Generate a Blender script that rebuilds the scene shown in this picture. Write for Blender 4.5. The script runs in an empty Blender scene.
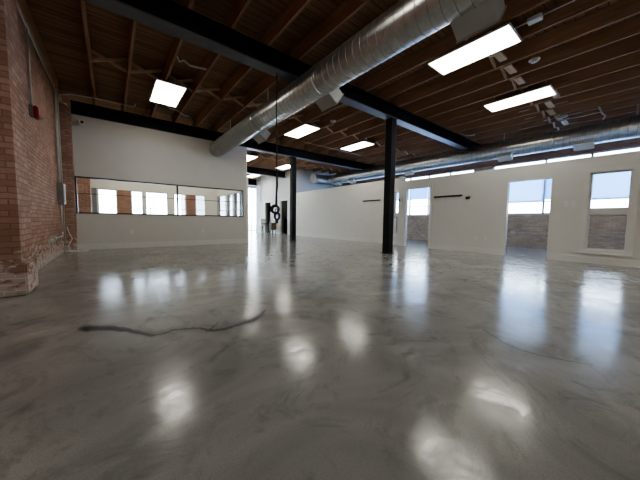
import bpy, bmesh, math, random
from mathutils import Vector, Matrix
random.seed(7)
scn = bpy.context.scene
COL = scn.collection

# ------------------------------------------------------------------ materials
def nt(name):
    m = bpy.data.materials.new(name); m.use_nodes = True
    t = m.node_tree; t.nodes.clear()
    out = t.nodes.new('ShaderNodeOutputMaterial')
    return m, t, out
def N(t, kind, **kw):
    n = t.nodes.new(kind)
    for k, v in kw.items():
        if k in n.inputs: n.inputs[k].default_value = v
        else: setattr(n, k, v)
    return n
def ramp(t, stops, fac):
    r = t.nodes.new('ShaderNodeValToRGB'); e = r.color_ramp.elements
    e[0].position, e[0].color = stops[0][0], (*stops[0][1], 1)
    e[1].position, e[1].color = stops[-1][0], (*stops[-1][1], 1)
    for p, c in stops[1:-1]:
        q = e.new(p); q.color = (*c, 1)
    t.links.new(fac, r.inputs[0]); return r.outputs[0]
def mixc(t, fac, a, b, mode='MIX'):
    m = t.nodes.new('ShaderNodeMix'); m.data_type = 'RGBA'; m.blend_type = mode
    for i, v in ((0, fac), (6, a), (7, b)):
        if hasattr(v, 'is_output'): t.links.new(v, m.inputs[i])
        else: m.inputs[i].default_value = v if i == 0 else (*v, 1)
    return m.outputs[2]
def math_(t, op, a, b=None, c=None):
    m = t.nodes.new('ShaderNodeMath'); m.operation = op
    for i, v in enumerate((a, b, c)):
        if v is None: continue
        if hasattr(v, 'is_output'): t.links.new(v, m.inputs[i])
        else: m.inputs[i].default_value = v
    return m.outputs[0]
def position(t):
    return t.nodes.new('ShaderNodeNewGeometry').outputs['Position']
def noise(t, scale, detail=3, rough=.5, vec=None, stretch=None, dist=0):
    n = N(t, 'ShaderNodeTexNoise', Scale=scale, Detail=detail, Roughness=rough, Distortion=dist)
    v = vec or position(t)
    if stretch:
        mp = t.nodes.new('ShaderNodeMapping'); mp.inputs['Scale'].default_value = stretch
        t.links.new(v, mp.inputs[0]); v = mp.outputs[0]
    t.links.new(v, n.inputs['Vector']); return n.outputs[0]
def bump(t, h, strength, distance=.01):
    b = N(t, 'ShaderNodeBump', Strength=strength, Distance=distance)
    t.links.new(h, b.inputs['Height']); return b.outputs[0]
def paint(name, col, rough=.6, metal=0, var=.06, nscale=3, bmp=0, spec=.5):
    m, t, out = nt(name)
    p = N(t, 'ShaderNodeBsdfPrincipled', Roughness=rough, Metallic=metal)
    p.inputs['Specular IOR Level'].default_value = spec
    f = noise(t, nscale, 4)
    a = tuple(c*(1-var) for c in col); b = tuple(min(1, c*(1+var)) for c in col)
    t.links.new(ramp(t, [(.3, a), (.7, b)], f), p.inputs['Base Color'])
    if bmp: t.links.new(bump(t, noise(t, 60, 3), bmp, .004), p.inputs['Normal'])
    t.links.new(p.outputs[0], out.inputs[0]); return m
def emit(name, col, s):
    m, t, out = nt(name)
    e = N(t, 'ShaderNodeEmission', Color=(*col, 1), Strength=s)
    f = noise(t, .9, 1); t.links.new(ramp(t, [(.2, tuple(c*.97 for c in col)), (.8, col)], f), e.inputs[0])
    t.links.new(e.outputs[0], out.inputs[0]); return m
def wood(name, dark, light, along, plank=None, plank_axis='Y', rough=.75):
    m, t, out = nt(name)
    p = N(t, 'ShaderNodeBsdfPrincipled', Roughness=rough)
    p.inputs['Specular IOR Level'].default_value = .25
    st = (.5, 9, 9) if along == 'X' else (9, .5, 9)
    f = noise(t, 2.2, 5, .65, stretch=st, dist=.4)
    c = ramp(t, [(.28, dark), (.72, light)], f)
    big = noise(t, .8, 2)
    c = mixc(t, math_(t, 'MULTIPLY', big, .55), c, tuple(x*.45 for x in dark))
    if plank:
        s = t.nodes.new('ShaderNodeSeparateXYZ'); t.links.new(position(t), s.inputs[0])
        u = math_(t, 'DIVIDE', s.outputs[plank_axis], plank)
        fr = math_(t, 'FRACT', u)
        line = math_(t, 'LESS_THAN', fr, .07)
        w = N(t, 'ShaderNodeTexWhiteNoise', noise_dimensions='1D')
        t.links.new(math_(t, 'FLOOR', u), w.inputs['W'])
        c = mixc(t, math_(t, 'MULTIPLY', w.outputs[0], .5), c, tuple(x*.4 for x in dark))
        c = mixc(t, line, c, tuple(x*.15 for x in dark))
    t.links.new(c, p.inputs['Base Color'])
    t.links.new(bump(t, f, .3, .01), p.inputs['Normal'])
    t.links.new(p.outputs[0], out.inputs[0]); return m
def brick(name, c1, c2, mortar, white=0.0, whitelow=None, row=.077, bw=.21, dark=1):
    m, t, out = nt(name)
    p = N(t, 'ShaderNodeBsdfPrincipled', Roughness=.85)
    p.inputs['Specular IOR Level'].default_value = .2
    s = t.nodes.new('ShaderNodeSeparateXYZ'); t.links.new(position(t), s.inputs[0])
    u = math_(t, 'ADD', s.outputs[0], s.outputs[1])
    wob = math_(t, 'MULTIPLY', math_(t, 'SUBTRACT', noise(t, 4.5, 3), .5), .035)
    cb = t.nodes.new('ShaderNodeCombineXYZ'); t.links.new(u, cb.inputs[0]); t.links.new(math_(t, 'ADD', s.outputs[2], wob), cb.inputs[1])
    b = N(t, 'ShaderNodeTexBrick', Scale=1.0)
    b.inputs['Brick Width'].default_value = bw; b.inputs['Row Height'].default_value = row
    b.inputs['Mortar Size'].default_value = .009; b.inputs['Mortar Smooth'].default_value = .3
    b.inputs['Bias'].default_value = -.1
    b.inputs['Color1'].default_value = (*c1, 1); b.inputs['Color2'].default_value = (*c2, 1); b.inputs['Mortar'].default_value = (*mortar, 1)
    t.links.new(cb.outputs[0], b.inputs['Vector'])
    c = b.outputs['Color']
    f = noise(t, 1.3, 5, .6)
    c = mixc(t, ramp(t, [(.35, (0, 0, 0)), (.75, (.55, .55, .55))], f), c, tuple(x*.45 for x in c1))
    blot = noise(t, 5.5, 4, .6, stretch=(1, 1, 2.2))
    if white:
        c = mixc(t, ramp(t, [(.68-white*.2, (0, 0, 0)), (.73-white*.15, (.6, .6, .6))], blot), c, (.62, .58, .53))
    if whitelow:
        zz = math_(t, 'SUBTRACT', whitelow, s.outputs[2])
        k = math_(t, 'ADD', math_(t, 'MULTIPLY', zz, 1.3), math_(t, 'MULTIPLY', math_(t, 'SUBTRACT', blot, .5), 3.0))
        k = math_(t, 'MULTIPLY', ramp(t, [(.22, (0, 0, 0)), (.45, (1, 1, 1))], k), .82)
        mulk = math_(t, 'MULTIPLY', k, math_(t, 'ADD', .55, math_(t, 'MULTIPLY', b.outputs['Fac'], .45)))
        c = mixc(t, mulk, c, (.68, .65, .61))
    t.links.new(c, p.inputs['Base Color'])
    h = math_(t, 'SUBTRACT', math_(t, 'MULTIPLY', noise(t, 22, 4), .5), b.outputs['Fac'])
    t.links.new(bump(t, h, .9, .012), p.inputs['Normal'])
    t.links.new(p.outputs[0], out.inputs[0]); return m
def glass(name, tint=(1, 1, 1), gl=.1):
    m, t, out = nt(name)
    a = N(t, 'ShaderNodeBsdfTransparent', Color=(*tint, 1)); g = N(t, 'ShaderNodeBsdfGlossy', Roughness=.02)
    fr = N(t, 'ShaderNodeFresnel', IOR=1.45)
    mx = t.nodes.new('ShaderNodeMixShader')
    t.links.new(math_(t, 'MULTIPLY', fr.outputs[0], gl*8), mx.inputs[0]); t.links.new(a.outputs[0], mx.inputs[1]); t.links.new(g.outputs[0], mx.inputs[2])
    t.links.new(mx.outputs[0], out.inputs[0]); return m
def shade(name, col, trans):
    m, t, out = nt(name)
    s = t.nodes.new('ShaderNodeSeparateXYZ'); t.links.new(position(t), s.inputs[0])
    w = math_(t, 'FRACT', math_(t, 'MULTIPLY', s.outputs[2], 22))
    c = ramp(t, [(0, tuple(x*.86 for x in col)), (.3, col)], w)
    d = t.nodes.new('ShaderNodeBsdfDiffuse'); tr = t.nodes.new('ShaderNodeBsdfTranslucent')
    t.links.new(c, d.inputs[0]); t.links.new(c, tr.inputs[0])
    mx = t.nodes.new('ShaderNodeMixShader'); mx.inputs[0].default_value = trans
    t.links.new(d.outputs[0], mx.inputs[1]); t.links.new(tr.outputs[0], mx.inputs[2]); t.links.new(mx.outputs[0], out.inputs[0])
    return m

def concrete():
    m, t, out = nt('polished_concrete')
    p = N(t, 'ShaderNodeBsdfPrincipled')
    v = position(t)
    wv = noise(t, .7, 3, .6, dist=1.6)
    c = ramp(t, [(.25, (.17, .17, .166)), (.5, (.25, .248, .237)), (.75, (.33, .328, .314))], wv)
    cl = noise(t, 1.7, 5, .7, dist=2.2)
    c = mixc(t, ramp(t, [(.5, (0, 0, 0)), (.68, (.6, .6, .6))], cl), c, (.115, .118, .115))
    sp = noise(t, 130, 2, .6)
    c = mixc(t, ramp(t, [(.35, (.22, .22, .22)), (.5, (0, 0, 0))], sp), c, (.08, .078, .074))
    t.links.new(c, p.inputs['Base Color'])
    r = ramp(t, [(.36, (0, 0, 0)), (.64, (1, 1, 1))], noise(t, 6.0, 7, .75, dist=1.4))
    t.links.new(math_(t, 'ADD', math_(t, 'MULTIPLY', r, .16), .095), p.inputs['Roughness'])
    p.inputs['Specular IOR Level'].default_value = .42
    h = math_(t, 'ADD', math_(t, 'MULTIPLY', noise(t, 1.6, 2, .5, dist=.4), .9), math_(t, 'MULTIPLY', noise(t, 24, 3, .7), .07))
    t.links.new(bump(t, h, .33, .02), p.inputs['Normal'])
    t.links.new(p.outputs[0], out.inputs[0]); return m

def galvanised(name, col, spiral=.085):
    m, t, out = nt(name)
    p = N(t, 'ShaderNodeBsdfPrincipled', Metallic=1.0)
    f = noise(t, 9, 4, .6)
    t.links.new(ramp(t, [(.3, tuple(x*.75 for x in col)), (.7, col)], f), p.inputs['Base Color'])
    t.links.new(math_(t, 'ADD', math_(t, 'MULTIPLY', noise(t, 4, 3), .1), .27), p.inputs['Roughness'])
    p.inputs['Anisotropic'].default_value = .3
    t.links.new(p.outputs[0], out.inputs[0]); return m

M = dict(
    wall=paint('white_wall_paint', (.60, .585, .55), .7, var=.02, bmp=.05),
    wallwarm=paint('warm_white_wall_paint', (.66, .645, .605), .7, var=.02, bmp=.05),
    cream=paint('cream_wall_paint', (.88, .85, .75), .75, var=.02),
    trim=paint('white_trim_paint', (.68, .665, .63), .45, var=.02),
    floor=concrete(),
    brick=brick('red_brick', (.40, .235, .18), (.54, .36, .29), (.29, .2, .155), white=.02),  # mortar colour darkened to carry the shade of recessed joints
    brickpier=brick('red_brick_whitened_base', (.40, .23, .175), (.56, .365, .29), (.30, .21, .165), white=0.001, whitelow=.55),  # recess shade of the joints is in the dark mortar tone here too
    brickext=brick('tan_brick_with_white_patches', (.56, .44, .35), (.74, .60, .48), (.5, .43, .36), white=.4),
    brickred=brick('clean_red_brick', (.44, .23, .16), (.54, .31, .22), (.40, .30, .24)),
    deck=wood('roof_deck_boards', (.26, .15, .09), (.50, .32, .20), 'X', plank=.145),
    joist=wood('joist_timber', (.36, .20, .12), (.62, .39, .25), 'Y'),
    brace=wood('bridging_timber', (.62, .44, .28), (.85, .66, .47), 'X'),
    steel=paint('black_painted_steel', (.010, .010, .012), .55, var=.3, spec=.25),
    flange=paint('satin_flange_painted_sheen', (.09, .10, .12), .35, var=.2, spec=.6),  # base lighter and bluer than the web: window sheen put into the colour
    black=paint('black_plastic', (.012, .012, .013), .5, var=.2),
    frame=paint('black_window_frame', (.02, .018, .018), .45, var=.2),
    duct=galvanised('galvanised_duct', (.66, .66, .64)),
    seam=paint('dull_seam_steel', (.34, .34, .33), .55, metal=.3),
    reg=paint('grey_sheet_metal', (.50, .50, .48), .45, metal=.35, var=.06),
    vent=paint('pale_register_face', (.62, .62, .59), .5, var=.03),
    conduit=paint('steel_conduit', (.6, .59, .56), .4, metal=.2, var=.1),
    panelgrey=paint('grey_electrical_panel', (.27, .28, .28), .45, metal=.4, var=.08),
    label=paint('pale_panel_label', (.62, .62, .60), .5),
    red=paint('alarm_red', (.30, .02, .018), .4),
    strobe=paint('strobe_lens', (.75, .72, .68), .2),
    white=paint('white_plastic', (.72, .71, .68), .4, var=.02),
    glass=glass('clear_pane'),
    light=emit('light_diffuser', (1.0, .965, .87), 8),
    lframe=paint('light_frame_white', (.8, .8, .78), .4),
    shadeA=shade('blue_grey_shade', (.42, .60, .84), .85),
    shadeB=shade('pale_blue_shade', (.52, .69, .90), .85),
    alu=paint('aluminium_window_frame', (.55, .60, .65), .4, metal=.2),
    crack=paint('dark_floor_crack', (.03, .029, .028), .5, var=.4, nscale=20),
    crackl=paint('grey_crack_filler', (.075, .073, .07), .45, var=.3, nscale=20),
    darkroom=paint('dark_green_grey_wall', (.07, .085, .08), .7),
    brown=paint('brown_cabinet', (.19, .12, .085), .6, var=.15),
    cardboard=paint('brown_carton', (.13, .075, .06), .7, var=.15),
    blue=paint('blue_cable', (.02, .05, .22), .45),
    asphalt=paint('outside_pavement', (.5, .5, .5), .9),
    scuff=paint('whitish_dust', (.5, .49, .47), .8),
)

# ------------------------------------------------------------------ mesh helpers (world coordinates)
class MB:
    def __init__(s): s.bm = bmesh.new()
    def box(s, x0, x1, y0, y1, z0, z1, bevel=0, mat=None):
        r = bmesh.ops.create_cube(s.bm, size=1)
        vs = r['verts']
        bmesh.ops.scale(s.bm, vec=(x1-x0, y1-y0, z1-z0), verts=vs)
        bmesh.ops.translate(s.bm, vec=((x0+x1)/2, (y0+y1)/2, (z0+z1)/2), verts=vs)
        if bevel:
            es = list({e for v in vs for e in v.link_edges})
            r2 = bmesh.ops.bevel(s.bm, geom=es, offset=bevel, segments=2, affect='EDGES', clamp_overlap=True)
        if mat is not None: bmesh.ops.transform(s.bm, matrix=mat, verts=vs)
        return s
    def obox(s, size, mat, bevel=0):
        r = bmesh.ops.create_cube(s.bm, size=1); vs = r['verts']
        bmesh.ops.scale(s.bm, vec=size, verts=vs)
        bmesh.ops.transform(s.bm, matrix=mat, verts=vs)
        if bevel:
            es = list({e for v in vs for e in v.link_edges})
            bmesh.ops.bevel(s.bm, geom=es, offset=bevel, segments=2, affect='EDGES')
        return s
    def bar(s, a, b, w, h, bevel=0):
        a, b = Vector(a), Vector(b); d = b-a
        up = Vector((0, 0, 1)) if abs(d.normalized().z) < .95 else Vector((0, 1, 0))
        x = d.normalized(); y = up.cross(x).normalized(); z = x.cross(y)
        m = Matrix((x, y, z)).transposed().to_4x4(); m.translation = (a+b)/2
        return s.obox((d.length, w, h), m, bevel)
    def tube(s, pts, r, n=10, caps=True):
        pts = [Vector(p) for p in pts]; rings = []
        d0 = (pts[1]-pts[0]).normalized()
        ref = Vector((0, 0, 1)) if abs(d0.z) < .9 else Vector((1, 0, 0))
        nrm = (ref - d0*ref.dot(d0)).normalized()
        for i, p in enumerate(pts):
            if i == 0: d = pts[1]-pts[0]
            elif i == len(pts)-1: d = pts[-1]-pts[-2]
            else: d = (pts[i+1]-p).normalized()+(p-pts[i-1]).normalized()
            d.normalize(); nrm = (nrm-d*nrm.dot(d)).normalized(); bi = d.cross(nrm)
            rr = r[i] if isinstance(r, (list, tuple)) else r
            rings.append([s.bm.verts.new(p+(nrm*math.cos(t)+bi*math.sin(t))*rr) for t in [2*math.pi*k/n for k in range(n)]])
        for a, b in zip(rings, rings[1:]):
            for k in range(n):
                f = s.bm.faces.new((a[k], a[(k+1) % n], b[(k+1) % n], b[k])); f.smooth = True
        if caps:
            s.bm.faces.new(rings[0][::-1]); s.bm.faces.new(rings[-1])
        return s
    def quad(s, pts):
        s.bm.faces.new([s.bm.verts.new(p) for p in pts]); return s
    def prism(s, poly, axis, a, b):
        # poly in the two other axes; extrude along axis
        def P(u, v, w):
            return {'X': (w, u, v), 'Y': (u, w, v), 'Z': (u, v, w)}[axis]
        A = [s.bm.verts.new(P(u, v, a)) for u, v in poly]; B = [s.bm.verts.new(P(u, v, b)) for u, v in poly]
        s.bm.faces.new(A[::-1]); s.bm.faces.new(B)
        n = len(poly)
        for i in range(n): s.bm.faces.new((A[i], A[(i+1) % n], B[(i+1) % n], B[i]))
        return s
def wloc(o):
    v = Vector((0, 0, 0))
    while o: v = v+o.location; o = o.parent
    return v
def build(name, mb, mat, parent=None):
    bm = mb.bm
    bmesh.ops.recalc_face_normals(bm, faces=bm.faces)
    if parent: off = wloc(parent)
    else:
        xs = [v.co.x for v in bm.verts]; ys = [v.co.y for v in bm.verts]; zs = [v.co.z for v in bm.verts]
        off = Vector(((min(xs)+max(xs))/2, (min(ys)+max(ys))/2, min(zs)))
    bmesh.ops.translate(bm, vec=-off, verts=bm.verts)
    me = bpy.data.meshes.new(name); bm.to_mesh(me); bm.free()
    me.materials.append(M[mat] if isinstance(mat, str) else mat)
    o = bpy.data.objects.new(name, me); COL.objects.link(o)
    if parent: o.parent = parent
    else: o.location = off
    return o
def tag(o, label, cat, group=None, kind=None):
    o['label'] = label; o['category'] = cat
    if group: o['group'] = group
    if kind: o['kind'] = kind
    return o
def thing(name, label, cat, loc, group=None):
    o = bpy.data.objects.new(name, None); COL.objects.link(o); o.location = loc
    o.empty_display_size = .1
    return tag(o, label, cat, group)
def struct(name, mb, mat, parent=None, label=None, cat=None):
    o = build(name, mb, mat, parent)
    if not parent: o['kind'] = 'structure'
    if label: o['label'] = label
    if cat: o['category'] = cat
    return o

# ------------------------------------------------------------------ dimensions
WX = -1.15          # brick wall face (left)
PY = 11.18          # white partition face
NX, FX = 9.70, 10.10  # right low wall, near and far stretch
EX = 14.0           # exterior wall beyond
DECK, JB = 4.90, 4.58   # deck underside, joist underside
BACK = -5.0
YJ = 6.85           # where the right wall steps
YE = 15.5           # low wall ends, tall wall starts
YEND = 25.0

# ------------------------------------------------------------------ room shell
struct('floor', MB().box(-2, EX+.3, BACK-.2, YEND+.2, -.2, 0), 'floor', label='polished grey concrete floor with mottled swirls', cat='floor')
struct('ceiling', MB().box(-2, EX+.3, BACK-.2, YEND+.2, DECK, DECK+.15), 'deck', label='dark brown timber roof deck above the joists', cat='ceiling')
struct('wall_left', MB().box(WX-.3, WX, BACK, YE+.2, 0, DECK), 'brickpier', label='red brick wall with whitened mortar near the floor', cat='wall')
struct('wall_behind', MB().box(-2, EX+.3, BACK-.2, BACK, 0, DECK), 'wall', label='white wall closing the hall', cat='wall')

# brick piers
pm = MB().box(WX, -.93, 5.0, 5.62, .42, DECK).box(WX, -.885, 4.975, 5.60, 0, .42, bevel=.02)
p1 = struct('trim_1', pm, 'brickpier', label='near red brick pier with crumbling white base', cat='pier')
p2 = MB().prism([(WX, 0), (-.87, 0), (-.87, 4.18), (-.93, 4.30), (-1.05, 4.34), (WX, 4.34)], 'Y', 10.86, 11.33)
struct('trim_2', p2, 'brickpier', label='red brick pier at the left end of the white partition', cat='pier')

# partition with long window opening
wx0, wx1, wz0, wz1 = -.86, 4.53, 1.155, 2.31
pw = MB()
pw.box(-.87, 4.68, PY, PY+.15, 0, wz0).box(-.87, 4.68, PY, PY+.15, wz1, 4.17).box(wx1, 4.68, PY, PY+.15, wz0, wz1)
struct('wall_partition', pw, 'wall', label='white partition wall with long internal window', cat='wall')
struct('baseboard_partition', MB().box(-.87, 4.70, PY-.02, PY, 0, .19), 'trim')
t = struct('window_1', MB().box(wx0, wx1, PY-.02, PY+.16, wz1-.034, wz1).box(wx0, wx1, PY-.02, PY+.16, wz0, wz0+.038)
           .box(wx0, wx0+.03, PY-.02, PY+.16, wz0, wz1).box(wx1-.035, wx1, PY-.02, PY+.16, wz0, wz1)
           .box(1.955, 1.995, PY-.02, PY+.16, wz0, wz1), 'frame', label='long black framed window in the white partition', cat='window')
build('pane', MB().box(wx0+.03, wx1-.03, PY+.07, PY+.076, wz0+.04, wz1-.04), 'glass', t)
build('rail', MB().box(wx0, wx1, PY+.085, PY+.10, 1.78, 1.80), 'frame', t)

# right low wall : near stretch with door 2, door 3 and window
HN, HF = 2.74, 2.94
def wall_X(mb, x, y0, y1, z1, holes, th=.14):
    # wall slab at x..x+th with rectangular holes (y0,y1,z0,z1)
    hs = sorted(holes); y = y0
    for a, b, c, d in hs:
        mb.box(x, x+th, y, a, 0, z1)
        if c > 0: mb.box(x, x+th, a, b, 0, c)
        mb.box(x, x+th, a, b, d, z1)
        y = b
    mb.box(x, x+th, y, y1, 0, z1); return mb
D2 = (1.81, 2.88, 0, 2.31); D3 = (5.42, 6.50, 0, 2.40); W2 = (.355, 1.075, .35, 2.33)
W3 = (6.93, 7.27, .45, 2.36)
struct('wall_right', wall_X(MB(), NX, BACK, YJ, HN, [W2, D2, D3]), 'wallwarm', label='low white wall on the right with doorways', cat='wall')
mb = wall_X(MB(), FX-.12, YJ, YE, HF, [W3], th=.14); mb.box(NX, FX-.12, YJ-.14, YJ, HN, HF)
struct('wall_right_far', mb, 'wallwarm', label='far stretch of the low white wall on the right', cat='wall')
FXX = FX-.12
bb = MB()
for a, b in ((BACK, D2[0]), (D2[1], D3[0]-.1), (D3[1]+.1, YJ)): bb.box(NX-.02, NX, a, b, 0, .17)
struct('baseboard_right', bb, 'trim')
struct('baseboard_right_far', MB().box(FXX-.02, FXX, YJ, YE, 0, .17), 'trim')

def casing(mb, x, y0, y1, z0, z1, w=.09, th=.025, bottom=False):
    mb.box(x-th, x, y0-w, y0, z0-(w if bottom else 0), z1+w).box(x-th, x, y1, y1+w, z0-(w if bottom else 0), z1+w).box(x-th, x, y0, y1, z1, z1+w)
    if bottom: mb.box(x-th, x, y0, y1, z0-w, z0)
    return mb
# door 3 casing (door_1) and plain opening liner (door_2)
c = casing(MB(), NX, D3[0], D3[1], 0, D3[3]); c.box(NX, NX+.14, D3[0], D3[0]+.02, 0, D3[3]).box(NX, NX+.14, D3[1]-.02, D3[1], 0, D3[3]).box(NX, NX+.14, D3[0], D3[1], D3[3]-.02, D3[3])
d = struct('door_1', c, 'trim', label='white cased doorway just right of the near black column', cat='doorway')
build('hinge', MB().box(NX+.05, NX+.09, D3[1]-.03, D3[1]-.019, 1.0, 1.1), 'conduit', d)
build('hinge', MB().box(NX+.05, NX+.09, D3[1]-.03, D3[1]-.019, 2.0, 2.1), 'conduit', d)
c = MB().box(NX-.006, NX+.146, D2[0], D2[0]+.02, 0, D2[3]).box(NX-.006, NX+.146, D2[1]-.02, D2[1], 0, D2[3]).box(NX-.006, NX+.146, D2[0], D2[1], D2[3]-.02, D2[3])
struct('door_2', c, 'trim', label='plain doorway without casing in the right wall', cat='doorway')
# right window: two panes with wide casing
def wallwindow(name, x, w, mid, lab):
    y0, y1, z0, z1 = w
    mb = casing(MB(), x, y0, y1, z0, z1, w=.10, th=.035, bottom=True)
    mb.box(x-.05, x-.03, y0-.10, y1+.10, z0-.10, z0-.07)
    mb.box(x-.01, x+.1, y0, y1, mid-.07, mid+.07)
    for a, b in ((y0, y0+.02), (y1-.02, y1)): mb.box(x, x+.14, a, b, z0, z1)
    mb.box(x, x+.14, y0, y1, z0, z0+.02).box(x, x+.14, y0, y1, z1-.02, z1)
    o = struct(name, mb, 'trim', label=lab, cat='window')
    sb = MB()
    for a, b in ((z0+.02, mid-.07), (mid+.07, z1-.02)):
        f = MB().box(x+.04, x+.06, y0+.02, y0+.045, a, b).box(x+.04, x+.06, y1-.045, y1-.02, a, b).box(x+.04, x+.06, y0+.045, y1-.045, a, a+.025).box(x+.04, x+.06, y0+.045, y1-.045, b-.025, b)
        s = build('sash', f, 'white', o)
        build('pane', MB().box(x+.048, x+.052, y0+.03, y1-.03, a+.01, b-.01), 'glass', s)
    return o
wallwindow('window_2', NX, W2, 1.335, 'tall white cased two pane window at the right edge')
wallwindow('window_3', FXX, W3, 1.335, 'narrow white cased window behind the near black column')

# end of low wall, tall wall with two dark doorways
struct('wall_end', MB().box(FXX, EX, YE, YE+.15, 0, DECK), 'wall', label='white end wall above the far low wall', cat='wall')
A = (19.2, 20.25, 0, 2.50); B = (16.60, 17.75, 0, 2.52)
struct('wall_far_right', wall_X(MB(), FX, YE+.15, 22.0, DECK, [A, B]), 'wallwarm', label='tall white wall with two dark doorways at the far end', cat='wall')
struct('baseboard_far_right', MB().box(FX-.02, FX, YE, B[0]-.1, 0, .17).box(FX-.02, FX, B[1]+.1, A[0]-.1, 0, .17).box(FX-.02, FX, A[1]+.1, 22, 0, .17), 'trim')
struct('door_3', casing(MB(), FX, A[0], A[1], 0, A[3], w=.12), 'trim', label='far white cased doorway opening on a dark green room', cat='doorway')
o = struct('door_4', casing(MB(), FX, B[0], B[1], 0, B[3], w=.12), 'trim', label='white cased doorway beside the far black column', cat='doorway')
struct('wall_store_side', MB().box(FX+1.3, FX+1.4, YE+.15, 18.45, 0, DECK), 'brown')
struct('wall_store_back', MB().box(FX+.14, FX+1.4, 18.45, 18.55, 0, DECK), 'darkroom')
struct('wall_store_far', MB().box(FX+.14, EX, 22.0, 22.15, 0, DECK), 'wall')
struct('wall_store_green', MB().box(FX+1.3, FX+1.4, 18.55, 22.0, 0, DECK), 'darkroom')
cab = thing('storage_cabinet', 'black low cabinet inside the doorway beside the far black column', 'cabinet', (FX+1.0, 17.4, 0))
build('carcass', MB().box(FX+.75, FX+1.26, 16.3, 18.4, 0, 1.15, bevel=.01), 'black', cab)
build('door', MB().box(FX+.735, FX+.75, 16.32, 17.33, .08, 1.12, bevel=.004), 'black', cab)
build('door', MB().box(FX+.735, FX+.75, 17.35, 18.38, .08, 1.12, bevel=.004), 'black', cab)
build('countertop', MB().box(FX+.72, FX+1.28, 16.28, 18.42, 1.15, 1.19, bevel=.005), 'cardboard', cab)

# exterior wall with windows
wins = [(-4.4, -.3), (.05, 4.78), (5.6, 10.3), (10.9, 14.6)]
SILL, WTOP = 1.41, 3.68
ext = MB(); y = BACK
for a, b in wins:
    ext.box(EX, EX+.3, y, a, 0, WTOP).box(EX, EX+.3, a, b, 0, SILL); y = b
ext.box(EX, EX+.3, y, 15.0, 0, WTOP)
struct('wall_exterior', ext, 'brickext', label='tan brick exterior wall with patches of white paint under the windows', cat='wall')
struct('wall_exterior_top', MB().box(EX, EX+.3, BACK, 15.0, WTOP, DECK), 'brickred', label='red brick band above the exterior windows', cat='wall')
struct('wall_exterior_end', MB().box(EX, EX+.3, 15.0, YEND, 0, DECK), 'wall')
for i, (a, b) in enumerate(wins):
    fr = MB().box(EX+.05, EX+.13, a, b, SILL, SILL+.06).box(EX+.05, EX+.13, a, b, WTOP-.06, WTOP)
    n = max(2, round((b-a)/1.15)); ys = [a+(b-a)*k/n for k in range(n+1)]
    if i == 1: ys = [a, 1.55, 2.87, b]
    for yy in ys: fr.box(EX+.05, EX+.13, max(a, yy-.035), min(b, yy+.035), SILL, WTOP)
    for k in range(len(ys)-1): fr.box(EX+.06, EX+.12, ys[k], ys[k+1], 1.92, 1.96)
    w = struct(f'window_{i+4}', fr, 'alu', label='bright steel framed exterior window seen past the low wall, number %s from the back' % ['one', 'two', 'three', 'four'][i], cat='window')
    build('sill', MB().box(EX-.06, EX+.05, a, b, SILL-.04, SILL), 'trim', w)
    for k in range(len(ys)-1):
        build('pane', MB().box(EX+.088, EX+.093, ys[k]+.03, ys[k+1]-.03, SILL+.05, WTOP-.05), 'glass', w)
        drop = [1.97, 2.02, 1.97, 1.97, 1.97][k % 5] if i == 1 else (2.35 if i == 2 else 2.1)
        sh = tag(build('roller_shade', MB().box(EX+.015, EX+.022, ys[k]+.03, ys[k+1]-.03, drop, 3.46).tube([(EX+.018, ys[k]+.03, drop), (EX+.018, ys[k+1]-.03, drop)], .012, 8).tube([(EX+.02, ys[k]+.03, 3.44), (EX+.02, ys[k+1]-.03, 3.44)], .03, 10),
            'shadeB' if (k+i) % 2 else 'shadeA'), 'pale blue roller shade drawn down in the upper part of the exterior window', 'roller shade', 'roller shades in the exterior windows')

# room beyond the partition
RY = 15.5
fw = [(-.47, .22), (.75, 1.22), (1.32, 2.28), (2.55, 3.12), (3.60, 4.10)]
fz0, fz1 = .75, 2.36
mb = MB(); mb.box(WX, 4.85, RY, RY+.2, 0, fz0).box(WX, 4.85, RY, RY+.2, fz1, DECK)
x = WX
for a, b in fw: mb.box(x, a, RY, RY+.2, fz0, fz1); x = b
mb.box(x, 4.85, RY, RY+.2, fz0, fz1)
struct('wall_office_back', mb, 'cream', label='cream wall with windows beyond the partition', cat='wall')
for a, b in ((.24, .74), (3.13, 3.58)):
    struct('trim_%d' % (3 if a < 1 else 4), MB().box(a, b, RY-.04, RY, fz0, fz1-.02), 'brickred')
struct('trim_5', MB().box(-.72, -.5, RY-.03, RY, fz0, fz1), 'panelgrey')
for i, (a, b) in enumerate(fw):
    fr = MB().box(a, b, RY+.02, RY+.1, fz0, fz0+.05).box(a, b, RY+.02, RY+.1, fz1-.05, fz1).box(a, a+.04, RY+.02, RY+.1, fz0, fz1).box(b-.04, b, RY+.02, RY+.1, fz0, fz1).box(a, b, RY+.03, RY+.09, 1.52, 1.55)
    if b-a > .9: fr.box((a+b)/2-.3, (a+b)/2-.27, RY+.03, RY+.09, fz0, fz1)
    w = struct(f'window_{i+8}', fr, 'alu', label='bright window of the room behind the partition, %s from the left' % ['first', 'second', 'third', 'fourth', 'fifth'][i], cat='window')
    build('pane', MB().box(a+.03, b-.03, RY+.058, RY+.062, fz0+.03, fz1-.03), 'glass', w)
struct('trim_6', MB().box(WX, -.62, 13.6, 14.2, 0, DECK), 'brickpier', label='brick pier seen through the long internal window', cat='pier')
struct('trim_7', MB().box(WX, WX+.07, 12.6, 13.6, 0, DECK), 'cream')
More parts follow.
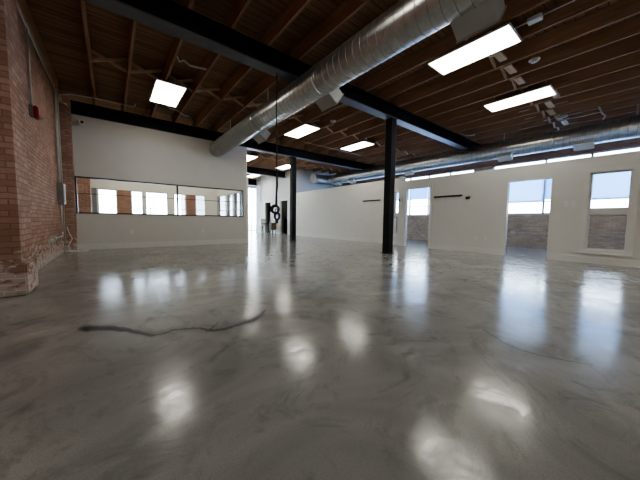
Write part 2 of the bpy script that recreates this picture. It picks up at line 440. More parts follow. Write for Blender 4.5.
# side glazed wall of that room
sw = [(11.42, 12.8, 0, 2.36), (12.95, 13.8, .75, 2.36), (13.95, 15.38, .75, 2.36)]
struct('wall_office_side', wall_X(MB(), 4.72, PY+.16, RY, 2.9, sw, th=.12), 'cream', label='cream side wall with glazed openings', cat='wall')
struct('wall_office_side_upper', MB().box(4.72, 4.84, PY+.3, RY, 2.9, DECK), 'cream')
for i, (a, b, c, d) in enumerate(sw):
    fr = MB().box(4.70, 4.86, a, b, d-.05, d).box(4.70, 4.86, a, a+.05, c, d).box(4.70, 4.86, b-.05, b, c, d).box(4.75, 4.81, a, b, 1.5, 1.54)
    if c > 0: fr.box(4.70, 4.86, a, b, c, c+.04)
    else: fr.box(4.73, 4.83, (a+b)/2-.03, (a+b)/2+.03, c, d)
    w = struct(f'window_{i+13}', fr, 'alu', label='glazed opening in the side wall of the room behind the partition, %s' % ['nearest', 'middle', 'farthest'][i], cat='window')
    build('pane', MB().box(4.778, 4.782, a+.03, b-.03, c+.03, d-.03), 'glass', w)
struct('wall_corridor_left', MB().box(4.65, 4.85, RY+.2, YEND, 0, DECK), 'wall')

# glass front at the far end
fr = MB()
xs = [4.85+1.02*k for k in range(10)]
for x in xs: fr.box(x-.03, x+.03, YEND, YEND+.1, 0, 4.3)
for z in (0.0, 1.1, 2.45, 3.4, 4.2): fr.box(4.85, EX, YEND, YEND+.1, z, z+.03)
w = struct('window_16', fr, 'alu', label='tall bright glass shopfront at the far end of the hall', cat='window')
build('pane', MB().box(4.85, EX, YEND+.045, YEND+.05, .05, 4.2), 'glass', w)
struct('wall_front', MB().box(4.65, EX+.3, YEND, YEND+.2, 4.26, DECK), 'wall')

# outside ground and the neighbouring facade
struct('trim_8', MB().box(EX+.3, 60, -40, 70, -.3, -.1), 'asphalt')
struct('trim_9', MB().box(-40, EX+.3, YEND+.2, 70, -.3, -.1), 'asphalt')
struct('trim_10', MB().box(-40, 4.6, RY+.2, YEND+.2, -.3, -.1), 'asphalt')

# ------------------------------------------------------------------ steel beams, columns
def ibeam(name, y, x0, x1, z0, z1, label, w=.28):
    prof = [(y-w/2, z0), (y+w/2, z0), (y+w/2, z0+.03), (y+.012, z0+.03), (y+.012, z1-.03), (y+w/2, z1-.03), (y+w/2, z1), (y-w/2, z1), (y-w/2, z1-.03), (y-.012, z1-.03), (y-.012, z0+.03), (y-w/2, z0+.03)]
    o = thing(name, label, 'beam', ((x0+x1)/2, y, z0))
    build('girder', MB().prism(prof, 'X', x0, x1), 'steel', o)
    build('lower_flange', MB().box(x0, x1, y-w/2-.004, y+w/2+.004, z0-.004, z0+.026), 'flange', o)
    st = MB()
    for x in (x0+.6, 3.0, 6.3, 9.2):
        if x0 < x < x1:
            st = MB().box(x-.008, x+.008, y-w/2+.01, y-.012, z0+.03, z1-.03)
            build('stiffener', st, 'steel', o)
    return o
b1 = ibeam('steel_beam', 5.26, WX, EX, 4.20, JB, 'black steel roof beam resting on the near black column')
b2 = ibeam('steel_beam', 11.33, WX+.28, EX, 4.17, JB, 'black steel roof beam running along the top of the white partition')
b3 = ibeam('steel_beam', 17.0, 4.86, FX, 4.15, JB, 'black steel roof beam crossing the far corridor, nearer of two')
b4 = ibeam('steel_beam', 21.9, 4.86, 12.5, 4.05, JB, 'black steel roof beam closest to the far glass front')
b5 = ibeam('steel_beam', -.8, WX, EX, 4.20, JB, 'black steel roof beam above the camera')
def column(x, y, ztop, label):
    o = thing('steel_column', label, 'column', (x, y, 0))
    w = .118
    build('shaft', MB().box(x-w, x+w, y-w, y+w, .012, ztop-.015, bevel=.008), 'steel', o)
    build('base_plate', MB().box(x-.15, x+.15, y-.15, y+.15, 0, .014), 'steel', o)
    build('cap_plate', MB().box(x-.14, x+.14, y-.13, y+.13, ztop-.015, ztop), 'steel', o)
column(6.94, 5.26, 4.20, 'thick black steel column in the middle of the hall, nearer one')
column(7.20, 11.33, 4.17, 'black steel column farther back, right of the white partition')

# ------------------------------------------------------------------ joists and bridging
ordn = ['first', 'second', 'third', 'fourth', 'fifth', 'sixth', 'seventh', 'eighth', 'ninth', 'tenth', 'eleventh', 'twelfth', 'thirteenth', 'fourteenth', 'fifteenth', 'sixteenth', 'seventeenth', 'eighteenth', 'nineteenth', 'twentieth']
jx = [-.31+.745*k for k in range(20) if -.31+.745*k < EX-.05]
SP = ['near ceiling bay', 'bay before partition beam', 'bay past partition beam', 'farthest bay', 'bay behind the camera']
spans = [(-.9, 5.36, 'in the near ceiling bay'), (5.16, 11.43, 'in the ceiling bay before the partition beam'), (11.23, 17.1, 'in the ceiling bay behind the partition beam'), (16.9, 24.9, 'in the farthest ceiling bay'), (BACK, -.7, 'in the ceiling bay behind the camera')]
for si, (a, b, ph) in enumerate(spans):
    off = .03 if si % 2 else -.03
    for k, x in enumerate(jx):
        if si == 3 and x < 4.9: continue
        if si == 4 and False: continue
        x = x+off+random.uniform(-.012, .012)
        o = build('ceiling_joist', MB().box(x-.024, x+.024, a, b, JB, DECK-.001), 'joist')
        tag(o, 'brown timber joist, %s from the brick wall, %s' % (ordn[k], SP[si]), 'joist', 'timber ceiling joists')
def bridging(y, k, si, ph):
    xa, xb = jx[k]+.03, jx[k+1]-.03
    o = thing('joist_bridging', 'crossed wooden bridging, %s gap from the brick wall, %s' % (ordn[k], SP[si]), 'bridging', ((xa+xb)/2, y, JB), 'wooden bridging between joists')
    build('brace', MB().bar((xa, y-.025, JB+.02), (xb, y-.025, DECK-.03), .045, .06), 'brace', o)
    build('brace', MB().bar((xa, y+.025, DECK-.03), (xb, y+.025, JB+.02), .045, .06), 'brace', o)
for k in range(len(jx)-1):
    if 2 <= k: bridging(2.47, k, 0, 'in the near ceiling bay')
    bridging(8.22, k, 1, 'in the ceiling bay before the partition beam')
    if k > 6: bridging(14.2, k, 2, 'in the ceiling bay behind the partition beam')
for k, y0 in ((8, 2.30), (9, 2.36), (10, 2.38), (11, 2.40), (13, 2.0), (14, 2.25), (15, 2.35), (16, 2.3), (17, 2.25)):
    o = build('blocking', MB().box(jx[k]+.06, jx[k]+(.5 if k < 12 else .62), y0-.16, y0-.02, JB+.0, JB+.035), 'brace')
    tag(o, 'pale flat wooden board under the ceiling, beside the %s joist from the brick wall' % ordn[k], 'board', 'pale boards between the near joists')
o = build('wall_plate', MB().box(WX, WX+.07, BACK, 10.8, JB+.02, DECK), 'joist'); tag(o, 'dark timber plate along the top of the brick wall', 'timber plate')

# ------------------------------------------------------------------ ceiling lights
def light(cx, cy, label, z=4.50, w=.36, l=.775):
    o = thing('ceiling_light', label, 'ceiling light', (cx, cy, z), 'flat ceiling light panels')
    f = MB().box(cx-w, cx+w, cy-l, cy-l+.025, z, z+.03).box(cx-w, cx+w, cy+l-.025, cy+l, z, z+.03).box(cx-w, cx-w+.025, cy-l, cy+l, z, z+.03).box(cx+w-.025, cx+w, cy-l, cy+l, z, z+.03).box(cx-w, cx+w, cy-l, cy+l, z+.028, z+.036)
    build('frame', f, 'lframe', o)
    build('diffuser', MB().box(cx-w+.025, cx+w-.025, cy-l+.025, cy+l-.025, z+.008, z+.016), 'light', o)
    for s in (-1, 1):
        build('hanger', MB().tube([(cx, cy+s*.6, z+.03), (cx, cy+s*.6, DECK)], .006, 6), 'conduit', o)
light(1.34, 8.72, 'square looking bright ceiling panel over the left side, near the brick wall')
light(5.95, 2.55, 'large bright ceiling panel below the near duct register, upper right')
light(9.18, 2.60, 'long bright ceiling panel, right one in the near bay')
light(5.96, 8.80, 'bright ceiling panel between the duct and the near black column')
light(9.08, 8.80, 'bright ceiling panel immediately left of the near black column')
light(6.1, 14.5, 'small far ceiling panel just right of the partition end')
light(9.0, 15.1, 'far ceiling panel seen beneath the partition beam by the far column')
light(6.1, 19.8, 'added ceiling panel over the far corridor, left of the farthest panel')  # extra panel out of view, added to brighten the far corridor
light(8.8, 19.8, 'farthest ceiling panel, low over the far corridor')
light(10.85, 17.2, 'added unseen ceiling panel inside the small store by the far column', w=.3, l=.6)  # added out of sight to light the brown store wall
light(1.34, 2.5, 'ceiling panel overhead at left, beside the brick wall')
for x in (1.34, 5.95, 9.18): light(x, -3.6, 'added fill ceiling panel in the bay behind the camera')  # unseen panels added as fill light
light(.8, 13.0, 'added left ceiling panel in the room behind the partition')  # unseen, added to brighten the cream room
light(3.0, 13.0, 'added right ceiling panel in the room behind the partition')  # likewise added for more light in that room

# ------------------------------------------------------------------ ducts
def rings(o, x, z, r, ya, yb, step, mat='duct'):
    # raised spiral seam as one helix band
    n = int((yb-ya)/step); seg = 28
    mb = MB(); pts = []
    for i in range(n*seg+1):
        a = 2*math.pi*i/seg; y = ya+(yb-ya)*i/(n*seg)
        pts.append((x+math.cos(a)*(r+.001), y, z+math.sin(a)*(r+.001)))
    mb.tube(pts, .006, 5); return build('spiral_seam', mb, 'seam', o)
def couplings(o, x, z, r, ys):
    for y in ys:
        build('coupling', MB().tube([(x, y-.05, z), (x, y-.045, z), (x, y+.045, z), (x, y+.05, z)], [r+.002, r+.012, r+.012, r+.002], 48, caps=False), 'duct', o)
DX, DZ, DR = 3.44, 3.87, .285
d1 = thing('spiral_duct', 'large shiny spiral duct running overhead into the white partition', 'duct', (DX, 3, DZ-DR))
build('pipe', MB().tube([(DX, BACK+.1, DZ), (DX, 0, DZ), (DX, 5, DZ), (DX, PY+.02, DZ)], DR, 64), 'duct', d1)
rings(d1, DX, DZ, DR, BACK+.1, PY-.02, .16)
couplings(d1, DX, DZ, DR, (-2.0, 1.2, 4.3, 7.2, 10.2))
build('flange', MB().tube([(DX, PY-.05, DZ), (DX, PY, DZ)], DR+.02, 48), 'duct', d1)
for y in (-1.5, 2.2, 6.7, 9.6):
    build('hanger_strap', MB().box(DX-.012, DX+.012, y-.015, y+.015, DZ+DR, DECK), 'conduit', d1)

EXD, EZD, ERD = 12.4, 3.95, .325
d2 = thing('spiral_duct', 'long bluish spiral duct running above the low right wall', 'duct', (EXD, 6, EZD-ERD))
pts = [(EXD, BACK+.1, EZD), (EXD, 5, EZD), (EXD, 14.2, EZD)]
for k in range(1, 9):
    a = k/8*math.pi/2; pts.append((EXD-.5+.5*math.cos(a), 14.2+.5*math.sin(a), EZD))
pts.append((11.3, 14.7, EZD)); pts.append((10.95, 14.7, EZD))
build('pipe', MB().tube(pts, ERD, 48), 'duct', d2)
rings(d2, EXD, EZD, ERD, BACK+.1, 14.1, .18)
couplings(d2, EXD, EZD, ERD, (-1.5, 2.3, 6.4, 10.4, 13.8))
for y in (0.5, 3.9, 9.0, 12.5):
    build('hanger_strap', MB().box(EXD-.012, EXD+.012, y-.015, y+.015, EZD+ERD, DECK), 'conduit', d2)

def register(duct, ductx, ductz, r, y, ang, L=.50, W=.30, D=.13, side=1):
    # sheet-metal take-off with a flat slatted grille, fixed to the duct
    out = Vector((side*math.cos(ang), 0, -math.sin(ang))); al = Vector((0, 1, 0)); up = out.cross(al)
    def mat(c):
        m = Matrix((out, al, up)).transposed().to_4x4(); m.translation = c; return m
    c0 = Vector((ductx, y, ductz))
    b = build('register', MB().obox((D+.08, L, W), mat(c0+out*(r+D/2-.04)), .006), 'reg', duct)
    b['label'] = 'boxy pale grey air register on the duct'
    g = MB().obox((.012, L+.03, W+.03), mat(c0+out*(r+D+.006)), .004)
    for k in range(9):
        f = -.5+(k+.5)/9
        g.obox((.006, L*.9, .006), mat(c0+out*(r+D+.015)+up*(f*W*.88)))
    build('grille', g, 'vent', b)
for y in (1.56, 4.50, 7.75): register(d1, DX, DZ, DR, y, math.radians(35), D=.22)
for y in (1.57, 3.78, 8.05, 12.2, 13.6): register(d2, EXD, EZD, ERD, y, math.radians(62), L=.46, D=.12, side=-1)

# ------------------------------------------------------------------ small fittings
def outlet(axis, x, y, z, label, cat='outlet', name='wall_outlet'):
    o = thing(name, label, cat, (x, y, z-.06))
    if axis == 'Y':
        build('cover_plate', MB().box(x-.04, x+.04, y-.008, y, z-.065, z+.065, bevel=.003), 'white', o)
        for s in (-1, 1): build('socket', MB().box(x-.018, x+.018, y-.011, y-.008, z+s*.028-.016, z+s*.028+.016, bevel=.001), 'vent', o)
    else:
        build('cover_plate', MB().box(x-.008, x, y-.04, y+.04, z-.065, z+.065, bevel=.003), 'white', o)
        for s in (-1, 1): build('socket', MB().box(x-.011, x-.008, y-.018, y+.018, z+s*.028-.016, z+s*.028+.016, bevel=.001), 'vent', o)
outlet('Y', .52, PY, .555, 'white outlet low on the partition, left of two')
outlet('Y', 2.85, PY, .56, 'white outlet low on the partition, right of two')
outlet('X', NX, 3.72, .52, 'white outlet low on the right wall, nearer the near column')
outlet('X', NX, 3.42, .52, 'white outlet low on the right wall, nearer the plain doorway')
for y, w in ((1.50, 'left'), (1.36, 'right')):
    o = thing('light_switch', 'white wall switch between the plain doorway and the right window, %s one' % w, 'switch', (NX, y, 1.5))
    build('cover_plate', MB().box(NX-.008, NX, y-.045, y+.045, 1.49, 1.64, bevel=.003), 'white', o)
    build('toggle', MB().box(NX-.014, NX-.008, y-.014, y+.014, 1.535, 1.595, bevel=.002), 'trim', o)

# camera dome on partition
o = thing('security_camera', 'small white security camera high on the partition by the brick pier', 'camera', (-.66, PY, 3.92))
build('mount', MB().tube([(-.68, PY, 3.97), (-.68, PY-.03, 3.97)], .06, 20), 'white', o)
b = build('body', MB().tube([(-.68, PY-.03, 3.97), (-.66, PY-.09, 3.95), (-.62, PY-.20, 3.93)], [.04, .07, .07], 18), 'white', o)
build('lens', MB().tube([(-.62, PY-.20, 3.93), (-.612, PY-.215, 3.927)], .042, 18), 'black', b)

# coat rails
def rail(x, y0, y1, z, label):
    o = thing('coat_rail', label, 'coat rail', (x, (y0+y1)/2, z), 'black coat rails')
    build('board', MB().box(x-.02, x, y0, y1, z-.03, z+.03, bevel=.004), 'black', o)
    n = 6
    for k in range(n):
        y = y0+(y1-y0)*(k+.5)/n
        build('hook', MB().tube([(x-.02, y, z+.005), (x-.05, y, z-.005), (x-.065, y, z-.03), (x-.06, y, z-.055), (x-.045, y, z-.06)], .006, 6), 'black', o)
rail(NX, 4.22, 5.25, 1.975, 'black coat rail right of the cased doorway')
rail(FXX, 8.05, 9.15, 2.04, 'black coat rail on the far wall, left of the near column')
o = thing('wall_controller', 'small black box at the end of the right hand coat rail', 'controller', (NX, 4.02, 1.83))
build('housing', MB().box(NX-.03, NX, 3.96, 4.10, 1.84, 1.92, bevel=.006), 'black', o)
build('screen', MB().box(NX-.033, NX-.03, 3.99, 4.07, 1.86, 1.90), 'frame', o)
# intercom by door 1
o = thing('intercom', 'pale wall device with black handset left of the cased doorway', 'intercom', (NX, 6.68, 1.75))
build('housing', MB().box(NX-.05, NX, 6.61, 6.73, 1.80, 2.12, bevel=.012), 'vent', o)
build('handset', MB().box(NX-.09, NX-.05, 6.72, 6.79, 1.90, 1.98, bevel=.008), 'black', o)
build('cup', MB().tube([(NX-.05, 6.67, 1.74), (NX-.05, 6.67, 1.84)], .035, 14), 'white', o)

# fire alarm on brick
o = thing('fire_alarm', 'red fire alarm with clear strobe on the brick wall', 'fire alarm', (WX, 7.45, 2.85))
build('backbox', MB().box(WX, WX+.05, 7.36, 7.50, 2.92, 3.12, bevel=.004), 'panelgrey', o)
build('horn', MB().box(WX+.05, WX+.12, 7.38, 7.55, 2.90, 3.12, bevel=.015), 'red', o)
build('strobe', MB().box(WX+.12, WX+.17, 7.46, 7.53, 2.92, 3.0, bevel=.01), 'strobe', o)
o = build('conduit', MB().tube([(WX+.03, 7.43, 3.12), (WX+.03, 7.43, 4.85)], .016, 10), 'conduit')
tag(o, 'steel conduit rising from the fire alarm to the ceiling', 'conduit')

# electrical panel with conduits
o = thing('electrical_panel', 'grey electrical box on the brick wall near the far pier', 'electrical panel', (WX, 10.35, 1.35))
build('enclosure', MB().box(WX, WX+.12, 10.15, 10.50, 1.38, 1.98, bevel=.008), 'panelgrey', o)
build('door', MB().box(WX+.12, WX+.135, 10.17, 10.48, 1.40, 1.96, bevel=.004), 'reg', o)
build('notice', MB().box(WX+.135, WX+.138, 10.22, 10.42, 1.5, 1.86), 'label', o)
for y, z0, z1, ph in ((10.22, 1.98, 4.6, 'rising from the left of the electrical box'), (10.42, 1.98, 4.55, 'rising from the right of the electrical box'), (10.30, .62, 1.38, 'dropping from the electrical box to the floor outlet')):
    q = build('conduit', MB().tube([(WX+.05, y, z0), (WX+.05, y, z1)], .017, 10), 'conduit'); tag(q, 'thin steel conduit %s' % ph, 'conduit')
q = build('conduit', MB().tube([(WX+.06, 10.62, .25), (WX+.06, 10.62, 4.3), (WX+.1, 10.55, 4.45), (WX+.35, 10.45, 4.5), (-.3, 10.38, 4.52), (.6, 10.36, 4.52), (.68, 10.32, 4.53), (.70, 10.2, 4.56)], .017, 10), 'conduit')
tag(q, 'steel conduit climbing by the pier and bending along the ceiling', 'conduit')
q = build('conduit', MB().tube([(WX+.04, 8.4, .50), (WX+.04, 10.30, .50), (WX+.05, 10.30, .62)], .015, 10), 'conduit'); tag(q, 'low horizontal conduit feeding the box on the brick wall', 'conduit')
o = thing('junction_box', 'small grey junction box low on the brick wall', 'junction box', (WX, 8.7, .44))
build('housing', MB().box(WX, WX+.08, 8.62, 8.80, .43, .57, bevel=.006), 'conduit', o)
build('cover', MB().box(WX+.08, WX+.086, 8.64, 8.78, .45, .55), 'panelgrey', o)
q = build('conduit', MB().tube([(WX+.04, BACK+.2, 4.52), (WX+.04, 10.5, 4.52)], .018, 10), 'conduit'); tag(q, 'dark conduit running along the top of the brick wall', 'conduit')
# loose white cable by the pier
random.seed(3)
pts = [(WX+.10, 10.70, .75), (WX+.13, 10.72, .6), (WX+.2, 10.7, .4), (WX+.12, 10.6, .2), (WX+.16, 10.5, .02)]
for k in range(26):
    a = k*.55; pts.append((-.98+.13*math.cos(a)*(1+.3*math.sin(k*.37)), 10.58+.11*math.sin(a), .012+.03*abs(math.sin(k*.7))))
pts += [(-.8, 10.72, .012), (-.6, 10.82, .012)]
q = build('loose_cable', MB().tube(pts, .011, 6), 'white'); tag(q, 'white cable coiled loosely on the floor at the foot of the far brick pier', 'cable')

# ceiling conduits / boxes / detectors
q = build('conduit', MB().tube([(6.75, 9.92, 4.54), (10.6, 9.92, 4.54)], .016, 8), 'conduit'); tag(q, 'pale conduit crossing under the joists left of the near column', 'conduit')
def jbox(x, y, z, y1, lab):
    o = thing('ceiling_box', lab, 'junction box', (x, y, z))
    build('housing', MB().box(x-.07, x+.07, y-.1, y+.1, z, z+.07, bevel=.008), 'vent', o)
    build('pipe', MB().tube([(x, y-.1, z+.04), (x, y1, z+.04)], .012, 8), 'conduit', o)
    build('pipe', MB().tube([(x, y+.1, z+.04), (x, y+.5, z+.04)], .012, 8), 'conduit', o)
jbox(5.86, 1.49, 4.5, .0, 'small white box and conduit beside the near ceiling panel')
jbox(11.75, 2.05, 4.5, 1.2, 'small white box under the far joists right of the near column')
o = thing('smoke_detector', 'round white detector under the joists between the two near light panels', 'smoke detector', (7.35, 1.83, 4.5))
build('base', MB().tube([(7.35, 1.83, 4.58), (7.35, 1.83, 4.56)], .10, 24), 'white', o)
build('dome', MB().tube([(7.35, 1.83, 4.56), (7.35, 1.83, 4.53), (7.35, 1.83, 4.51)], [.085, .07, .035], 24), 'vent', o)
o = thing('smoke_detector', 'round white detector under the joist above the panel left of the near column', 'smoke detector', (6.3, 7.3, 4.5))
build('base', MB().tube([(6.3, 7.3, 4.58), (6.3, 7.3, 4.56)], .10, 24), 'white', o)
build('dome', MB().tube([(6.3, 7.3, 4.56), (6.3, 7.3, 4.53), (6.3, 7.3, 4.51)], [.085, .07, .035], 24), 'vent', o)
def whip(pts, lab):
    q = build('cable_whip', MB().tube(pts, .02, 8), 'conduit'); tag(q, lab, 'cable')
whip([(1.22, 6.72, 4.62), (1.32, 6.86, 4.56), (1.4, 6.82, 4.6), (1.55, 6.9, 4.57), (1.9, 6.86, 4.6)], 'silver flexible cable between joists above the left panel')
whip([(1.45, 9.6, 4.56), (1.6, 9.95, 4.6), (1.8, 9.9, 4.57), (2.1, 10.3, 4.6), (2.3, 10.4, 4.65)], 'silver flexible cable trailing behind the left ceiling panel')
whip([(11.75, 1.25, 4.58), (11.8, 1.2, 4.48), (11.82, 1.18, 4.40), (11.85, 1.1, 4.3), (11.85, 1.15, 4.2)], 'twisted pale wire hanging from a joist over the right wall')
whip([(11.0, 5.0, 4.57), (11.1, 4.9, 4.5), (11.2, 4.7, 4.45), (11.4, 4.6, 4.5)], 'short pale wire hanging by the end of the near beam')
for k, (x, y) in enumerate(((10.35, 2.75), (10.5, 1.9), (11.2, 2.8), (12.2, 2.1), (12.9, 2.0))):
    q = build('joist_clip', MB().bar((x, y-.14, JB-.01), (x, y+.14, JB-.01), .02, .012), 'white')
    tag(q, 'short white strip under the joists above the plain doorway, %s from the brick wall' % ordn[k], 'strip', 'white strips under the joists')

# ------------------------------------------------------------------ hanging cable drop
hx, hy = 2.92, 5.36
o = thing('hanging_cable_reel', 'black cable hanging from the near beam with a black and blue coil at its end', 'cable reel', (hx, hy, 1.0))
pts = [(hx, hy-.08, 4.21)]+[(hx+.006*math.sin(z*5), hy-.08+.006*math.cos(z*4), z) for z in [4.0-.2*k for k in range(12)]]+[(hx-.02, hy-.08, 1.36)]
build('cord', MB().tube(pts, .013, 8), 'black', o)
build('cord_bundle', MB().tube([(hx, hy-.08, 2.1), (hx+.01, hy-.08, 1.8), (hx-.005, hy-.08, 1.6), (hx-.01, hy-.08, 1.3)], [.015, .028, .024, .03], 8), 'black', o)
def loop(cx, cz, rx, rz, t, mat, tilt, n=28, name='coil'):
    p = []
    for k in range(n+1):
        a = 2*math.pi*k/n*1.0
        p.append((cx+rx*math.cos(a)*math.cos(tilt), hy-.08+rx*math.cos(a)*math.sin(tilt), cz+rz*math.sin(a)))
    build(name, MB().tube(p, t, 8, caps=False), mat, o)
loop(hx-.04, 1.26, .085, .085, .024, 'black', -.4)
loop(hx-.03, 1.25, .07, .075, .02, 'black', -.9)
loop(hx+.01, 1.11, .055, .085, .022, 'black', -.5)
loop(hx+.01, 1.10, .04, .065, .018, 'blue', -.6)
loop(hx-.01, 1.22, .03, .05, .012, 'blue', -.2)
build('plug', MB().box(hx-.03, hx+.03, hy-.11, hy-.05, .94, 1.02, bevel=.01), 'black', o)

# things on the floor far behind
sx, sy = 9.2, 18.4
o = thing('folding_stand', 'thin legged white stand on the floor before the far doorways', 'stand', (sx, sy, 0))
for a, b in ((-.18, -.15), (.18, -.15), (-.18, .15), (.18, .15)):
    build('leg', MB().tube([(sx+a, sy+b, 0), (sx+a*.4, sy+b*.4, .75)], .018, 8), 'white', o)
build('tray', MB().box(sx-.2, sx+.2, sy-.18, sy+.18, .75, .80, bevel=.01), 'brown', o)
tb = thing('storage_bin', 'white bin standing on a pedestal by the farthest doorway', 'bin', (9.6, 19.9, 0))
build('body', MB().box(9.4, 9.8, 19.6, 20.1, .55, 1.15, bevel=.02), 'white', tb)
build('pedestal', MB().box(9.5, 9.7, 19.7, 20.0, 0, .55, bevel=.01), 'panelgrey', tb)
ct = thing('carton', 'brown carton on a low stool between the far doorways', 'carton', (9.75, 18.3, 0))
build('body', MB().box(9.55, 9.95, 18.0, 18.5, .35, .85, bevel=.01), 'cardboard', ct)
build('stool', MB().box(9.6, 9.9, 18.05, 18.45, .30, .35).box(9.6, 9.64, 18.05, 18.09, 0, .3).box(9.86, 9.9, 18.05, 18.09, 0, .3).box(9.6, 9.64, 18.41, 18.45, 0, .3).box(9.86, 9.9, 18.41, 18.45, 0, .3), 'black', ct)
q = build('conduit', MB().tube([(FX-.03, 21.0, 2.6), (FX-.03, 21.0, 4.7)], .03, 8), 'conduit'); tag(q, 'grey pipe on the tall far wall left of the doorways', 'conduit')
q = thing('exit_box', 'small pale device on the wall between the two far doorways', 'wall device', (FX, 18.4, 1.8))
build('housing', MB().box(FX-.08, FX, 18.15, 18.5, 1.6, 1.95, bevel=.02), 'vent', q)
build('screen', MB().box(FX-.085, FX-.08, 18.2, 18.45, 1.7, 1.9), 'panelgrey', q)

# exterior wall fittings
for y, z, ph in ((3.85, .62, 'seen through the plain doorway'), (.52, .62, 'seen through the right window')):
    o = thing('wall_socket_box', 'small white socket box on the tan brick wall, %s' % ph, 'outlet', (EX, y, z))
    build('housing', MB().box(EX-.06, EX, y-.07, y+.07, z-.05, z+.05, bevel=.008), 'white', o)
    build('socket', MB().box(EX-.064, EX-.06, y-.04, y+.04, z-.03, z+.03), 'vent', o)
q = build('conduit', MB().tube([(EX-.03, .6, .62), (EX-.03, 3.8, .62)], .014, 8), 'conduit'); tag(q, 'thin conduit along the tan brick wall under the windows', 'conduit')

# ------------------------------------------------------------------ floor cracks
def ribbon(name, pts, ws, mat, label, z=.0025, jit=.006, seed=1):
    rnd = random.Random(seed); P = []; W = []
    for i in range(len(pts)-1):
        a, b = Vector((*pts[i], 0)), Vector((*pts[i+1], 0)); n = 7
        for k in range(n):
            f = k/n; P.append(a.lerp(b, f)+Vector((rnd.uniform(-jit, jit), rnd.uniform(-jit, jit), 0))); W.append((ws[i]*(1-f)+ws[i+1]*f)*rnd.uniform(.7, 1.3))
    P.append(Vector((*pts[-1], 0))); W.append(ws[-1])
    mb = MB(); pr = None
    for i, p in enumerate(P):
        d = (P[min(i+1, len(P)-1)]-P[max(i-1, 0)]).normalized(); nr = Vector((-d.y, d.x, 0))
        c = [mb.bm.verts.new(p+nr*W[i]/2+Vector((0, 0, z))), mb.bm.verts.new(p-nr*W[i]/2+Vector((0, 0, z)))]
        if pr: mb.bm.faces.new((pr[0], pr[1], c[1], c[0]))
        pr = c
    o = build(name, mb, mat); tag(o, label, 'floor crack'); return o
snake = [(-.25, 3.18), (-.19, 3.13), (-.05, 3.02), (.10, 2.84), (.24, 2.60), (.32, 2.60), (.40, 2.64), (.50, 2.60), (.61, 2.53), (.68, 2.40), (.78, 2.38), (.90, 2.40), (1.05, 2.42), (1.18, 2.50), (1.32, 2.64)]
ribbon('floor_crack', snake, [.08, .11, .09, .06, .032, .03, .034, .034, .04, .05, .055, .05, .07, .06, .015], 'crack', 'long dark wavy crack filled with black across the left foreground floor', seed=2)
ribbon('floor_crack', [(-.27, 3.12), (-.2, 3.10), (-.08, 3.10), (.03, 3.16), (.12, 3.2)], [.02, .12, .05, .012, .004], 'crackl', 'smeared grey patch at the left end of the wavy dark crack', z=.0015, seed=5)
ribbon('floor_crack', [(.62, 2.42), (.72, 2.50), (.8, 2.60)], [.02, .015, .004], 'crack', 'short dark spur branching off the wavy dark crack', z=.0035, seed=6)
ribbon('floor_crack', [(2.72, .93), (2.66, .86), (2.55, .72), (2.51, .60), (2.52, .48), (2.58, .34), (2.66, .2)], [.03, .015, .012, .012, .012, .01, .006], 'crack', 'thin curved dark crack in the right foreground floor', jit=.003, seed=3)
ribbon('floor_crack', [(2.25, 3.75), (2.45, 3.82), (2.76, 3.76), (3.2, 3.74), (3.55, 3.64), (3.8, 3.42), (4.03, 3.21)], [.012, .016, .018, .016, .018, .018, .012], 'crack', 'thin dark crack crossing the floor before the near column', jit=.006, seed=4)
ribbon('floor_crack', [(4.95, 2.95), (5.0, 2.7), (4.95, 2.35), (4.82, 2.05), (4.8, 1.9)], [.015, .02, .018, .014, .006], 'crack', 'thin dark crack right of the near column base', jit=.004, seed=8)
ribbon('floor_crack', [(1.1, 7.6), (1.5, 7.3), (1.85, 7.5), (2.1, 7.9), (2.3, 8.3)], [.02, .04, .035, .04, .015], 'crackl', 'faint grey crack on the floor below the partition', seed=9)
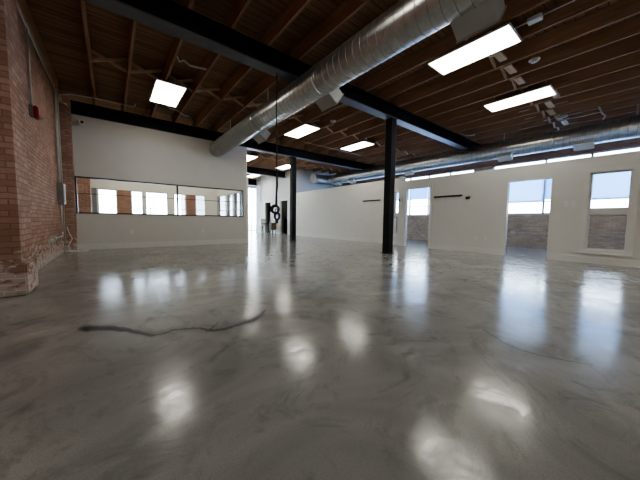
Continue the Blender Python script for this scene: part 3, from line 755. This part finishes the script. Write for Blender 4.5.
ribbon('floor_crack', [(.28, 2.66), (.42, 2.70), (.62, 2.60), (.80, 2.46), (1.0, 2.47), (1.2, 2.60)], [.01, .03, .03, .05, .04, .01], 'crackl', 'faint grey smear alongside the wavy dark crack', z=.0012, seed=12)
o = ribbon('floor_crack', [(1.67, 1.30), (1.55, 1.24), (1.45, 1.14), (1.40, 1.02)], [.006, .012, .012, .004], 'crackl', 'faint short crack in the centre foreground', jit=.004, seed=10)
bpy.data.objects.remove(o)

# ------------------------------------------------------------------ world
w = bpy.data.worlds.new('World'); scn.world = w; w.use_nodes = True
t = w.node_tree; t.nodes.clear()
ow = t.nodes.new('ShaderNodeOutputWorld'); bg = t.nodes.new('ShaderNodeBackground')
tc = t.nodes.new('ShaderNodeTexCoord'); sp = t.nodes.new('ShaderNodeSeparateXYZ'); t.links.new(tc.outputs['Generated'], sp.inputs[0])
c = ramp(t, [(0.0, (.66, .80, 1.0)), (.5, (.74, .87, 1.0)), (1.0, (.45, .68, 1.0))], math_(t, 'MULTIPLY_ADD', sp.outputs[2], .5, .5))
t.links.new(c, bg.inputs[0]); bg.inputs[1].default_value = 8.5
t.links.new(bg.outputs[0], ow.inputs[0])

# ------------------------------------------------------------------ camera
f, yaw, pit, rol = 262.53, .669369, .0707786, .012266
F = Vector((math.sin(yaw)*math.cos(pit), math.cos(yaw)*math.cos(pit), -math.sin(pit)))
R = Vector((math.cos(yaw), -math.sin(yaw), 0)); U = R.cross(F)
R2 = R*math.cos(rol)+U*math.sin(rol); U2 = U*math.cos(rol)-R*math.sin(rol)
cam = bpy.data.cameras.new('camera'); co = bpy.data.objects.new('camera', cam); COL.objects.link(co)
cam.sensor_width = 36; cam.lens = 36*f/640; cam.clip_start = .05; cam.clip_end = 200
mt = Matrix((R2, U2, -F)).transposed().to_4x4(); mt.translation = (0, 0, 1.0)
co.matrix_world = mt
scn.camera = co
scn.view_settings.view_transform = 'AgX'
scn.view_settings.look = 'AgX - Medium High Contrast'
scn.view_settings.exposure = 1.1
